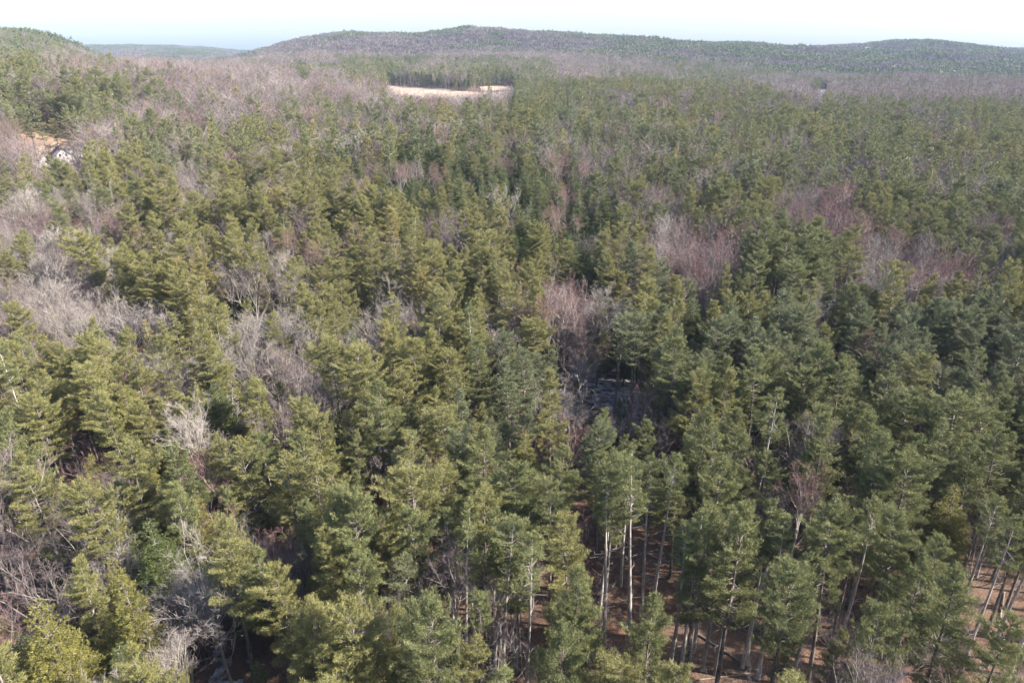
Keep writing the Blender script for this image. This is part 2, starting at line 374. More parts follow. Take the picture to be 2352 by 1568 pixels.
def snag(seed, H=17.):
    rs = RS(seed); T, K = MB(), MB(); tp = trunk_pts(H, rs, .5); tube(T, tp, .17 * (1 - np.linspace(0, 1, 9) * .85), 7, 0)
    n = 60; z = rs.uniform(H * .2, H * .98, n); a = rs.uniform(0, 6.28, n); P0 = np.stack([np.interp(z, tp[:, 2], tp[:, k]) for k in range(3)], 1)
    L = (1 - z / H) * 2.6 + .35; L *= rs.uniform(.5, 1.1, n); D = np.stack([np.cos(a), np.sin(a), rs.uniform(-.05, .35, n)], 1)
    P1 = P0 + D * L[:, None] * .6; P2 = P1 + (D + rs.normal(size=D.shape) * .2) * L[:, None] * .4
    prisms(K, P0, P1, .028, .018, 3, 0); prisms(K, P1, P2, .018, .008, 3, 0)
    kk = np.repeat(np.arange(n), 5); b0 = P1[kk] + (P2 - P1)[kk] * rs.rand(len(kk), 1); ribbons(K, b0, b0 + unit(D[kk] + rs.normal(size=(len(kk), 3)) * .7) * rs.uniform(.2, .7, (len(kk), 1)), .018, 0, rs)
    return T, K

# shape library: key -> (trunk mesh, crown mesh, joined mesh, height, crown radius, crown base z, mats)
LIB = {}
def reg(key, TK, H, Rc, zb, tmats, cmats):
    T, K = TK; J = MB(); J.merge(T, 0); off = 1
    for V, Fc, m_, t_ in zip(K.v, K.f, K.m, K.t): J.v.append(V); J.f.append(Fc + J.n); J.m.append(m_ + 1); J.t.append(t_)
    # (block offsets inside K are already absolute within K)
    LIB[key] = dict(T=T, K=K, J=J, H=H, Rc=Rc, zb=zb, tm=tmats, cm=cmats, me={})
def get(key, what, var=None):
    L = LIB[key]; k = (what, var)
    if k not in L['me']:
        cm = [(M_PINE if key[0] in 'ps' and key[:4] != 'snag' else M_HEM if key[0] == 'h' else M_TWIG)[var]] if var else [None]
        if what == 'T': cms = []
        elif L['cm'][0] == 'leaf': cms = [cm[0], L['cm'][1]]
        elif L['cm'][0] == 'twig': cms = [L['cm'][1], cm[0]]
        else: cms = L['cm'][1:]
        if what == 'T': L['me'][k] = L['T'].mesh('trunk', L['tm'], True)
        elif what == 'K': L['me'][k] = L['K'].mesh('crown', cms)
        else: L['me'][k] = L['J'].mesh('tree', L['tm'] + cms)
    return L['me'][k]
PINE_SPEC = [  # seed, H, crown base, radius, dens, sparse, flat_top
    (1, 26, .46, 3.5, 1., .0, .45), (2, 25, .52, 3.9, 1.05, .0, .40), (3, 27, .42, 3.2, 1., .05, .6), (4, 24, .50, 3.4, .95, .1, .5),
    (5, 26, .56, 4.2, 1.1, .0, .35), (6, 23, .44, 2.8, 1., .05, .7), (7, 27, .50, 3.7, 1., .08, .5), (8, 24, .40, 3.9, 1., .03, .75),
    (9, 22, .48, 3.0, .9, .15, .3), (10, 27, .55, 3.3, 1., .1, .8), (11, 21, .35, 3.5, 1., .02, .9), (12, 26, .60, 4.6, 1.1, .12, .35)]
NP_, NH_, NB_ = len(PINE_SPEC), 5, 6
for i, (s, H, b, r_, d, sp, ft) in enumerate(PINE_SPEC):
    reg('pine%d' % i, pine(s, H, b, r_, d, 0, sp, ft), H, r_, H * b, [M_PBARK], ['leaf', M_PBARK])
    if i < 9: reg('pineB%d' % i, pine(s + 30, H, b, r_, 1., 1, sp, ft), H, r_, H * b, [M_PBARK], ['leaf', M_GREY])
    if i < 4: reg('pineC%d' % i, pine(s + 60, H, b, r_ * 1.05, 1., 2, 0, ft), H, r_, H * b, [M_PBARK], ['leaf', M_GREY])
for i in range(2):
    reg('pole%d' % i, pine(90 + i, 24 + i, .72, 2.1, .9, 0, .1, .6), 24 + i, 2.1, 17.5, [M_PALE], ['leaf', M_GREY])
    reg('sparse%d' % i, pine(95 + i, 17 + i * 3, .38, 2.2, .8, 0, .42, .9), 17 + i * 3, 2.2, 7, [M_PALE], ['leaf', M_PALE])
for i in range(NH_):
    H = (20, 17, 21, 18, 15)[i]; r_ = (3.3, 3.0, 3.8, 3.4, 2.6)[i]
    reg('hem%d' % i, hemlock(200 + i, H, (.12, .1, .25, .18, .08)[i], r_, 0), H, r_, H * .12, [M_PBARK], ['leaf', M_GREY])
    if i < 3: reg('hemB%d' % i, hemlock(230 + i, H, .1, r_, 1), H, r_, H * .12, [M_PBARK], ['leaf', M_GREY]); reg('hemC%d' % i, hemlock(260 + i, H, .1, r_, 2), H, r_, H * .12, [M_PBARK], ['leaf', M_GREY])
for i in range(NB_):
    H = (18, 20, 15, 17, 21, 13)[i]; sp = (.75, .45, .95, .6, .35, .8)[i]
    reg('bare%d' % i, bare(300 + i, H, (.28, .4, .2, .3, .45, .2)[i], sp, 0, (.22, .2, .2, .17, .18, .14)[i]), H, H * .27 * (.6 + sp * .5), H * .35, [M_PALE if i % 2 else M_GREY], ['twig', M_PALE if i % 2 else M_GREY])
    if i < 4: reg('bareB%d' % i, bare(330 + i, H, .3, sp, 1, .22), H, H * .3, H * .35, [M_GREY], ['twig', M_GREY]); reg('bareC%d' % i, bare(360 + i, H, .3, sp, 2, .25), H, H * .3, H * .35, [M_GREY], ['twig', M_GREY])
reg('fan', bare(399, 19, .12, 1.15, 0, .36, 1.7), 19, 9, 4, [M_PALE], ['twig', M_PALE])
for i in range(2): reg('snag%d' % i, snag(400 + i, 17 + i * 2), 17 + i * 2, 1.6, 4, [M_PALE], ['own', M_PALE])

# ------------------------------------------------------------------ terrain sheets
def link(me, name, parent=None, loc=None):
    o = bpy.data.objects.new(name, me); C.objects.link(o)
    if parent is not None: o.parent = parent
    if loc is not None: o.location = loc
    return o
def tag(o, label=None, cat=None, group=None, kind=None):
    for k, v in (('label', label), ('category', cat), ('group', group), ('kind', kind)):
        if v: o[k] = v
    return o
azs = np.radians(np.concatenate([np.arange(-60, 60, .75), np.arange(60, 300, 6)])); na = len(azs)
rr_ = np.concatenate([np.arange(2, 240, 3.), np.arange(240, 700, 8.), np.arange(700, 2000, 25.), np.arange(2000, 9300, 90.)]); nr = len(rr_)
A_, R_ = np.meshgrid(azs, rr_); X_, Y_ = R_ * np.sin(A_), R_ * np.cos(A_); Z_ = ground(X_, Y_)
mb = MB(); ii, jj = np.meshgrid(np.arange(nr - 1), np.arange(na), indexing='ij')
q = np.stack([ii * na + jj, (ii + 1) * na + jj, (ii + 1) * na + (jj + 1) % na, ii * na + (jj + 1) % na], -1).reshape(-1, 4)[:, ::-1]
mb.add(np.stack([X_, Y_, Z_], -1).reshape(-1, 3), q)
mb.add(np.stack([X_[0], Y_[0], Z_[0]], -1), [list(range(na))[::-1]])
tag(link(mb.mesh('ground', [M_LITTER], True), 'ground'), kind='structure')
def inpoly(px, py, poly):
    px = np.asarray(px, float); py = np.asarray(py, float); r = np.zeros(px.shape, bool); n = len(poly)
    for i in range(n):
        x1, y1 = poly[i]; x2, y2 = poly[(i + 1) % n]
        c = ((y1 > py) != (y2 > py)) & (px < (x2 - x1) * (py - y1) / ((y2 - y1) or 1e-9) + x1); r ^= c
    return r
def sheet(name, wpoly, m, step, lift, edge=0., holes=None, kind='structure'):
    P = np.array(wpoly); x0, y0 = P.min(0) - edge; x1, y1 = P.max(0) + edge
    xs = np.arange(x0, x1, step); ys = np.arange(y0, y1, step); gx, gy = np.meshgrid(xs, ys)
    wx = gx + (vnoise(gx, gy, step * 9, 5) - .5) * edge; wy = gy + (vnoise(gx, gy, step * 9, 6) - .5) * edge
    keep = inpoly(wx, wy, wpoly)
    if holes is not None: keep &= holes(gx, gy)
    mb = MB(); n = len(xs); a, b = np.nonzero(keep[:-1, :-1]); f = np.stack([a * n + b, a * n + b + 1, (a + 1) * n + b + 1, (a + 1) * n + b], 1)
    used = np.unique(f); rem = np.full(gx.size, -1); rem[used] = np.arange(len(used))
    V = np.stack([gx, gy, ground(gx, gy) + lift], -1).reshape(-1, 3)[used]
    mb.add(V, rem[f]); return tag(link(mb.mesh(name, [m], True), name), kind=kind)
FIELD = [at(*p) for p in ((878, 196), (930, 199), (985, 203), (1050, 210), (1110, 212), (1180, 210), (1205, 232), (1150, 246), (1040, 246), (950, 238), (895, 226))]
FIELD2 = [at(*p) for p in ((1098, 201), (1150, 197), (1195, 203), (1180, 210), (1110, 211))]
LAWN = [at(*p) for p in ((-80, 312), (40, 304), (130, 306), (200, 318), (215, 345), (190, 372), (110, 368), (50, 352), (-80, 340))]
sheet('field', FIELD, M_STRAW, 3., .25, 8)
sheet('field', FIELD2, M_STRAW, 3., .3, 6)
sheet('lawn', LAWN, M_LAWN, 2., .12, 5)
ROADP = [at(*p) for p in ((1858, 204), (1905, 206), (1903, 213), (1890, 232), (1868, 232), (1880, 216))]
sheet('road', ROADP, M_ROAD, 3., .3, 2)
YARD = [at(*p) for p in ((1812, 196), (1860, 198), (1860, 210), (1815, 212))]
sheet('yard', YARD, M_LAWN, 3., .3, 3)
SNOWW = [at(*p) for p in ((1310, 838), (1470, 842), (1490, 950), (1320, 950))]
_sn = lambda x, y: (vnoise(x, y, 3.3, 7) * .40 + vnoise(x, y * 2.2, 1.1, 8) * .35 + vnoise(x, y, .4, 9) * .25) > .46
sheet('snow', SNOWW, M_THIN, .3, .06, 6, lambda x, y: (vnoise(x, y, 5, 7) * .6 + vnoise(x, y, 1.5, 8) * .4) > .30, 'stuff')
SN2 = [at(*p) for p in ((495, 1500), (575, 1500), (590, 1600), (490, 1600))]
sheet('snow', SN2, M_THIN, .25, .07, 2, lambda x, y: (vnoise(x, y, 1.8, 9) * .6 + vnoise(x, y, .7, 8) * .4) > .52, 'stuff')
SN3 = [at(*p) for p in ((480, 740), (960, 730), (960, 800), (500, 830))]
sheet('snow', SN3, M_THIN, .4, .07, 4, lambda x, y: (vnoise(x, y, 4, 10) * .6 + vnoise(x, y, 1.2, 8) * .4) > .60, 'stuff')

# ------------------------------------------------------------------ where each kind grows: codes over the photo, columns of 98 px
ZY = [98, 147, 196, 245, 294, 343, 392, 441, 490, 539, 588, 686, 784, 882, 980, 1078, 1176, 1274, 1372, 1470, 1568]
ZONE = [
    'LLsSSSSSSSSSSSsssssssss'[:23] + 's',   # 98
    'PBbBBBBBPbbpPbppPpssssss',   # 147
    'PPPpBBBBBBBBPPPPPPBBBbbb',   # 196
    'PPPBRbbPPppPPPPPPPPPPbPP',   # 245
    'bBbPpPPpphhhpPPPPPPPPPPP',   # 294
    'bBPPpPbHHHHHHpPpPPPPPPPP',   # 343
    'pPPPBPhHHHHHHHbhbPPPPPPP',   # 392
    'pbPPBPpPbHHHHHhbPPbRPPPP',   # 441
    'BRbPpPPPPPbPHHHpPPBRPPPP',   # 490
    'BhPpPPPPPPpPHHPBRPPRRRhR',   # 539
    'pBpPPppPPbPPPhPRRPPPbRRP',   # 588
    'BWWWYYWhWWPPPRHPHPPPPPPP',   # 686
    'PPPWYWWWWPPPPRPPPPPpPPPP',   # 784
    'PPPWPPPWPPPPPCpPPPPPPPPP',   # 882
    'PPpPhhPPPPPPPPPPPPPPPPPP',   # 980
    'PphhPhPPPPPPPPOOPPPPPPPP',   # 1078
    'PPpHhhhPPPPPPPOOPpPPPPPP',   # 1176
    'hPHhhPPPPPOOPPOPOPPPPPpO',   # 1274
    'HHHhhPPPPPOOOPOPOPPPPPOO',   # 1372
    'HHHhbPPPPPOOPPpPOPPbbhOO',   # 1470
]
# pine, hemlock, bare pale, bare mauve, bare red, sparse, pole, nothing
MIX = {'P': (.78, .06, .03, .05, .03, .01, .03, .01), 'p': (.42, .08, .13, .14, .05, .06, .02, .10), 'H': (.06, .86, .01, .03, .02, 0, 0, .02), 'h': (.42, .42, .04, .05, .04, .0, 0, .03),
       'B': (.04, .03, .38, .36, .07, .04, 0, .08), 'b': (.18, .06, .26, .30, .12, .04, 0, .04), 'R': (.05, .04, .10, .32, .43, .0, 0, .06), 'W': (.06, .07, .34, .10, .02, .25, .0, .16),
       'Y': (.38, .02, .18, .04, .0, .28, 0, .10), 'C': (.03, .02, .2, .15, .1, 0, 0, .5), 'O': (.35, .02, .08, .07, .04, .0, .40, .04), 'S': (.05, .02, .42, .47, .04, 0, 0, 0), 's': (.24, .08, .27, .39, .02, 0, 0, 0), 'L': (.40, .20, .15, .24, .01, 0, 0, 0)}
KINDS_ = ['pine', 'hem', 'pale', 'mauve', 'red', 'sparse', 'pole', 'none']
def zone_at(px, py, rs):
    px = px + rs.normal(size=px.shape) * 14; py = py + rs.normal(size=py.shape) * 9
    r = np.clip(np.searchsorted(ZY, py) - 1, 0, len(ZONE) - 1); c = np.clip((px / 98).astype(int), 0, 23)
    Z = np.array([[ord(k) for k in row] for row in ZONE]); return Z[r, c]
# sight lines kept open: (polygon on the photo, kinds whose crown may not stand in it)
EV = ('pine', 'hem', 'sparse', 'pole'); ALL = EV + ('pale', 'mauve', 'red')
def box(x0, y0, x1, y1): return [(x0, y0), (x1, y0), (x1, y1), (x0, y1)]
OPEN = [([(1325, 850), (1445, 845), (1455, 935), (1340, 945)], ALL), ([(1285, 640), (1325, 640), (1395, 850), (1300, 850)], ('pine', 'sparse', 'pole')),
        (box(1355, 1150, 1575, 1340), ALL), (box(1030, 1320, 1075, 1568), EV), (box(1128, 1385, 1215, 1568), ALL), (box(1758, 1155, 1855, 1290), EV + ('pale',)), (box(1585, 1350, 1708, 1568), ALL),
        (box(2265, 1300, 2352, 1450), EV), (box(1875, 1335, 2005, 1475), EV + ('pale',)), (box(498, 1500, 560, 1568), ALL), (box(120, 1010, 250, 1120), ('pine', 'pole', 'sparse')),
        (box(1900, 1510, 2240, 1568), EV), ([(884, 198), (1000, 206), (1120, 212), (1100, 226), (1000, 228), (900, 222)], ALL), ([(1120, 208), (1185, 209), (1170, 224), (1120, 226)], ALL),
        ([(60, 322), (175, 318), (180, 345), (165, 372), (112, 368), (60, 352)], ALL), (box(0, 308, 110, 335), EV), (box(1816, 200, 1860, 214), EV), ([(1862, 206), (1903, 206), (1888, 228), (1868, 226)], ALL), (box(570, 1230, 690, 1262), EV), (box(690, 180, 712, 200), ALL),
        (box(390, 1380, 500, 1500), EV), (box(40, 1300, 150, 1400), EV)]
# ------------------------------------------------------------------ scatter
rs = RS(11)
def hexgrid(r0, r1, sp, azmax):
    xs = np.arange(-r1, r1, sp); ys = np.arange(0, r1, sp * .866); gx, gy = np.meshgrid(xs, ys); gx = gx + (np.arange(len(ys)) % 2)[:, None] * sp * .5
    gx = (gx + rs.uniform(-.38, .38, gx.shape) * sp).ravel(); gy = (gy + rs.uniform(-.38, .38, gy.shape) * sp).ravel()
    r = np.hypot(gx, gy); a = np.degrees(np.arctan2(gx, gy)); k = (r >= r0) & (r < r1) & (np.abs(a) < azmax); return gx[k], gy[k]
# hand-read trees: px, py of the top on the photo, shape key, variety, scale
HAND = [(60, 1392, 'hem2', 'olive', 1.25), (290, 1300, 'hem0', 'olive', 1.2), (175, 1120, 'pine4', 'olive', 1.0), (60, 1045, 'pine1', 'olive', 1.), (75, 905, 'pine4', 'olive', 1.), (150, 788, 'pine1', 'olive', 1.0),
    (30, 790, 'pine0', 'olive', 1.), (245, 790, 'pine4', 'olive', 1.), (312, 822, 'pine1', 'olive', 1.), (250, 905, 'pine0', 'olive', 1.), (412, 1028, 'pine6', 'green', .95), (525, 1112, 'pine5', 'green', .9),
    (312, 1028, 'hem3', 'olive', 1.05), (272, 1108, 'pine3', 'blue', .8), (350, 1195, 'hem2', 'dark', 1.05), (600, 1262, 'pine1', 'green', .95), (655, 1298, 'pine0', 'olive', .92), (765, 1125, 'pine6', 'green', 1.08),
    (800, 1275, 'pine0', 'green', .95), (712, 1392, 'pine7', 'olive', .95), (735, 1490, 'pine1', 'olive', .9), (893, 1050, 'sparse1', 'blue', 1.25), (965, 1185, 'pine0', 'green', 1.), (925, 1270, 'pine3', 'blue', .95),
    (975, 1398, 'pine4', 'green', 1.05), (1100, 1345, 'pole0', 'green', .9), (1195, 1200, 'pine5', 'green', 1.05), (1120, 1125, 'pine0', 'olive', 1.), (1325, 1195, 'pine0', 'olive', 1.), (1370, 1372, 'pine3', 'green', .9),
    (1410, 1040, 'pine6', 'green', 1.), (1495, 1370, 'pine7', 'green', .95), (1620, 1228, 'pine5', 'green', 1.), (1715, 1175, 'pine2', 'green', 1.05), (1840, 1298, 'pine4', 'green', 1.), (1945, 1178, 'pine4', 'green', 1.05),
    (2125, 1290, 'pine1', 'green', 1.), (2040, 1385, 'pine0', 'green', .95), (2210, 1300, 'pine2', 'green', 1.), (2320, 1400, 'pine0', 'green', .9), (1930, 1440, 'pine5', 'olive', .8), (1090, 1490, 'pine3', 'olive', .9),
    (1290, 1440, 'pine1', 'green', .95), (480, 785, 'pine1', 'green', 1.0), (455, 640, 'sparse1', 'yellow', 1.2), (440, 700, 'sparse1', 'yellow', 1.2), (705, 650, 'sparse0', 'yellow', 1.1), (1500, 690, 'pine0', 'olive', 1.05), (1470, 705, 'pine1', 'olive', 1.05), (1530, 725, 'pine2', 'olive', 1.),
    (1230, 640, 'pine2', 'olive', 1.05), (1130, 575, 'pine4', 'olive', 1.05), (1040, 655, 'pine1', 'olive', 1.1), (1640, 690, 'pine2', 'olive', 1.), (1760, 670, 'pine7', 'green', 1.), (1870, 830, 'pine1', 'olive', .95),
    (1960, 940, 'pine1', 'olive', 1.), (2030, 930, 'pine7', 'olive', 1.), (1750, 830, 'pine0', 'green', 1.), (1660, 850, 'pine2', 'olive', 1.), (2110, 820, 'pine4', 'olive', 1.), (1850, 680, 'pine1', 'olive', 1.),
    (1275, 1030, 'pine1', 'green', 1.), (690, 930, 'pine4', 'olive', 1.05), (840, 880, 'pine1', 'olive', 1.), (590, 880, 'pine0', 'olive', 1.), (620, 970, 'hem0', 'olive', 1.1), (90, 1640, 'pine1', 'green', 1.),
    (1595, 850, 'pine6', 'olive', 1.), (1385, 965, 'pine1', 'blue', .95), (1430, 905, 'hem1', 'dark', .8), (1275, 850, 'pine2', 'olive', 1.), (1110, 780, 'pine6', 'green', 1.), (300, 400, 'pine0', 'green', 1.1), (205, 330, 'pine7', 'green', 1.1),
    (112, 358, 'pine2', 'green', .95), (345, 250, 'pine4', 'green', 1.1), (412, 240, 'pine5', 'green', 1.), (1125, 190, 'pine2', 'green', 1.), (1342, 440, 'hem2', 'dark', 1.25), (1210, 330, 'hem0', 'dark', 1.3), (1400, 355, 'hem2', 'dark', 1.2), (1660, 415, 'pine4', 'green', 1.2), (1670, 230, 'pine4', 'green', 1.),
    (1805, 350, 'pine4', 'green', 1.2),
    # leafless and dead trees
    (440, 418, 'fan', 'pale', 1.0), (95, 1290, 'bare2', 'mauve', 1.15), (490, 1350, 'bare0', 'pale', 1.0), (400, 1390, 'bare5', 'mauve', 1.1), (505, 1040, 'bare1', 'mauve', .8), (415, 850, 'bare0', 'pale', 1.05), (370, 900, 'bare2', 'pale', .9),
    (1312, 715, 'snag0', None, .9), (1320, 760, 'bare1', 'mauve', .8), (1335, 830, 'bare0', 'pale', .7), (890, 575, 'bare1', 'mauve', .9), (940, 620, 'bare0', 'mauve', .9), (870, 800, 'snag1', None, .9), (630, 640, 'bare1', 'pale', .9), (770, 860, 'snag0', None, .8),
    (85, 650, 'bare3', 'pale', 1.), (210, 700, 'bare0', 'pale', 1.), (285, 720, 'bare3', 'pale', 1.), (165, 720, 'bare1', 'pale', 1.), (590, 750, 'snag1', None, 1.), (680, 850, 'bare1', 'mauve', .9), (1100, 335, 'bare0', 'pale', 1.1), (1370, 340, 'bare2', 'mauve', 1.2),
    (1440, 400, 'bare0', 'mauve', 1.), (1045, 1290, 'bare1', 'mauve', 1.), (1135, 1310, 'bare3', 'pale', .9), (740, 130, 'bare2', 'pale', 1.), (1620, 490, 'bare5', 'red', 1.), (640, 360, 'bare3', 'pale', 1.), (190, 1650, 'bare0', 'pale', 1.),
    (1790, 1160, 'bare1', 'mauve', .8), (1950, 1510, 'bare5', 'mauve', .6), (2080, 1500, 'bare5', 'mauve', .65), (2160, 1515, 'bare5', 'mauve', .6), (1610, 1330, 'snag1', None, .9), (1230, 620, 'snag1', None, 1.), (195, 520, 'bare5', 'red', 1.2), (600, 440, 'bare1', 'mauve', 1.1)]
for n, x in enumerate((1382, 1401, 1412, 1441, 1449, 1478, 1499, 1506, 1537, 1566)): HAND.append((x, 985 + (x * 37) % 130, 'pole%d' % (n % 2) if n % 3 else 'pine5', 'green', .88 + .12 * (n % 3)))
for n, x in enumerate((1131, 1148, 1156, 1179, 1190, 1213)): HAND.append((x, 1165 + (x * 29) % 80, 'pole%d' % (n % 2), 'green', .95 + .08 * (n % 3)))
for n, x in enumerate((1580, 1612, 1640, 1672, 1700, 1780, 1765, 1815, 1030, 1052, 1075, 1096, 2010, 1905, 2290, 2330)): HAND.append((x, 1140 + (x * 31) % 70, 'pole%d' % (n % 2), 'green', 1.02))
KIND_OF = lambda k: 'pine' if k[:4] in ('pine', 'pole', 'spar') else 'hem' if k[:3] == 'hem' else 'dead' if k[:4] == 'snag' else 'bare'
T_ = []     # x, y, key, variety, scale, rot, hand
for px, py, key, var, sc in HAND:
    x, y = at(px, py, LIB[key]['H'] * sc); T_.append((x, y, key, var, sc, rs.uniform(0, 6.28), 1))
hx = np.array([t[0] for t in T_]); hy = np.array([t[1] for t in T_])
for tier, (r0, r1, sp, azm) in enumerate(((28, 300, 4.9, 47), (300, 800, 6.3, 44), (800, 1650, 6.8, 43))):
    gx, gy = hexgrid(r0, r1, sp, azm); gz = ground(gx, gy)
    px, py, dd = project(gx, gy, gz + (17, 20, 22)[tier]); z = zone_at(px, py, rs)
    wild = (vnoise(gx, gy, 22, 20) - .5)
    cum = {ord(k): np.cumsum(v) for k, v in MIX.items()}; u = rs.rand(len(gx))
    bad = np.zeros(len(gx), bool)
    for P_ in (FIELD, FIELD2, LAWN, ROADP, YARD): bad |= inpoly(gx, gy, P_)
    grp = vnoise(gx, gy, 38, 33)
    gap1 = vnoise(gx, gy, 34, 27) * .7 + vnoise(gx, gy, 12, 28) * .3
    yel = np.exp(-((px - 560) / 420) ** 2 - ((py - 690) / 190) ** 2)
    olive = (.20 + .5 * (vnoise(gx, gy, 60, 21) - .5) + .42 * np.exp(-((px - 500) / 700) ** 2) * (py > 380)) * (1, .6, .25)[tier]
    blue = vnoise(gx, gy, 40, 22)
    far = np.hypot(gx, gy) > 620; clump = vnoise(gx, gy, 75, 24) * .65 + vnoise(gx, gy, 28, 25) * .35; thr_ = {'S': .68, 'B': .72, 'b': .55, 's': .50, 'p': .42, 'L': .3}
    band = np.where((py > 130) & (py < 166) & (((px > 560) & (px < 1260)) | ((px > 190) & (px < 480) & (py < 152))), .30, 0.) - np.where((px > 1780) & (py > 190) & (py < 240), .12, 0)
    for i in range(len(gx)):
        if bad[i]: continue
        if far[i] and chr(z[i]) in 'BbsSRp' and u[i] * cum[z[i]][-1] < cum[z[i]][1] and rs.rand() < .92: u[i] = rs.uniform(cum[z[i]][1] + .01, cum[z[i]][4])
        if far[i] and chr(z[i]) in thr_ and clump[i] > thr_[chr(z[i])] - band[i]: u[i] = rs.rand() * cum[z[i]][1] * (1.25 if rs.rand() < .3 else 1)
        k = KINDS_[min(7, int(np.searchsorted(cum[z[i]], u[i] * cum[z[i]][-1])))]
        if k == 'none': continue
        if tier == 1 and k == 'pine' and gap1[i] < .33 and rs.rand() < .6: k = 'mauve' if rs.rand() < .7 else 'pale'
        if tier == 0 and k in ('pine', 'pole') and rs.rand() < .05 + 2.2 * max(0, -wild[i] - .2): continue
        if tier < 2 and np.min((hx - gx[i]) ** 2 + (hy - gy[i]) ** 2) < (5.5 if k in EV else 3) : continue
        sfx = ('', 'B', 'C')[tier]; sc = rs.uniform(.70, 1.16) * (1.06 if tier else 1)
        if k in ('pine', 'hem') and tier == 2: sc *= .84
        if k == 'pine':
            n = (NP_, 9, 4)[tier]; key = 'pine%s%d' % (sfx, rs.randint(n)); r = .4 * rs.rand() + .6 * np.clip((grp[i] - .5) * 1.5 + .5, 0, 1)
            var = 'yellow' if rs.rand() < yel[i] * .10 else 'olive' if r < olive[i] + .12 + yel[i] * .2 else 'blue' if blue[i] > .62 else 'green'
        elif k == 'hem': key = 'hem%s%d' % (sfx, rs.randint((NH_, 3, 3)[tier])); var = 'olive' if rs.rand() < .12 + (py[i] > 900) * .5 else 'dark'; sc *= 1.05 if tier == 0 else 1.2
        elif k in ('pale', 'mauve', 'red'): key = 'bare%s%d' % (sfx, rs.randint((NB_, 4, 4)[tier])); var = k if not (k == 'pale' and rs.rand() < (0, .35, .7)[tier]) else 'mauve'; sc = sc * (1, 1.12, 1.25)[tier]
        elif k == 'sparse': key = 'sparse%d' % rs.randint(2) if tier == 0 else 'pine%s%d' % (sfx, rs.randint(2)); var = 'yellow' if rs.rand() < .55 else 'olive'; sc *= .9
        else: key = 'pole%d' % rs.randint(2) if tier == 0 else 'pine%s2' % sfx; var = 'green'
        L = LIB[key]; hz = L['H'] * sc; zc = (L['zb'] * sc + hz) / 2; rc = L['Rc'] * sc
        qx, qy, qd = project(np.array([gx[i]] * 3), np.array([gy[i]] * 3), gz[i] + np.array([hz * .97, zc, zc - (hz - zc) * .6])); w_ = F * rc / max(qd[0], 1) * .7
        w_ *= 1.15; sx = np.concatenate([qx, [qx[1] - w_, qx[1] + w_, qx[2] - w_, qx[2] + w_, (qx[0] + qx[1]) / 2 - w_ * .7, (qx[0] + qx[1]) / 2 + w_ * .7]]); sy = np.concatenate([qy, [qy[1], qy[1], qy[2], qy[2], (qy[0] + qy[1]) / 2, (qy[0] + qy[1]) / 2]])
        kk = 'pine' if k == 'pine' else k
        if any(kk in ks and inpoly(sx, sy, poly).any() for poly, ks in OPEN): continue
        T_.append((gx[i], gy[i], key, var, sc, rs.uniform(0, 6.28), 0))
print('trees', len(T_))
# rough visibility, front to back, to find the trees that show largest
TX = np.array([t[0] for t in T_]); TY = np.array([t[1] for t in T_]); TG = ground(TX, TY); order = np.argsort(np.hypot(TX, TY))
VW, VH = 588, 392; buf = np.zeros((VH, VW), bool); vis = np.zeros(len(T_)); cen = np.zeros((len(T_), 2))
for i in order:
    x, y, key, var, sc, ro, hd = T_[i]; L = LIB[key]
    if math.hypot(x, y) > 700: break
    zt, zb_ = TG[i] + L['H'] * sc, TG[i] + L['zb'] * sc; px, py, d = project(x, y, (zt + zb_) / 2)
    if d < 5: continue
    rx = F * L['Rc'] * sc * .85 / d / 4; ry = max(rx * .6, F * (zt - zb_) / 2 * .9 / d / 4); cx, cy_ = px / 4, py / 4; cen[i] = (px, py - ry * 2)
    x0, x1, y0, y1 = int(max(0, cx - rx)), int(min(VW, cx + rx + 1)), int(max(0, cy_ - ry)), int(min(VH, cy_ + ry + 1))
    if x0 >= x1 or y0 >= y1: continue
    gy_, gx_ = np.mgrid[y0:y1, x0:x1]; e = ((gx_ - cx) / rx) ** 2 + ((gy_ - cy_) / ry) ** 2 < 1; sub = buf[y0:y1, x0:x1]; new = e & ~sub; vis[i] = new.sum()
    if KIND_OF(key) in ('pine', 'hem'): sub |= e
    else: vis[i] *= .6
chosen = {}
for kd in ('pine', 'hem', 'bare', 'dead'):
    idx = [i for i in range(len(T_)) if KIND_OF(T_[i][2]) == kd and vis[i] > (14 if kd != 'bare' else 10) and 'C' not in T_[i][2]]
    idx.sort(key=lambda i: -vis[i]); chosen[kd] = idx[:{'pine': 300, 'hem': 170, 'bare': 230, 'dead': 40}[kd]]
pick = set(i for v in chosen.values() for i in v)
print({k: len(v) for k, v in chosen.items()})

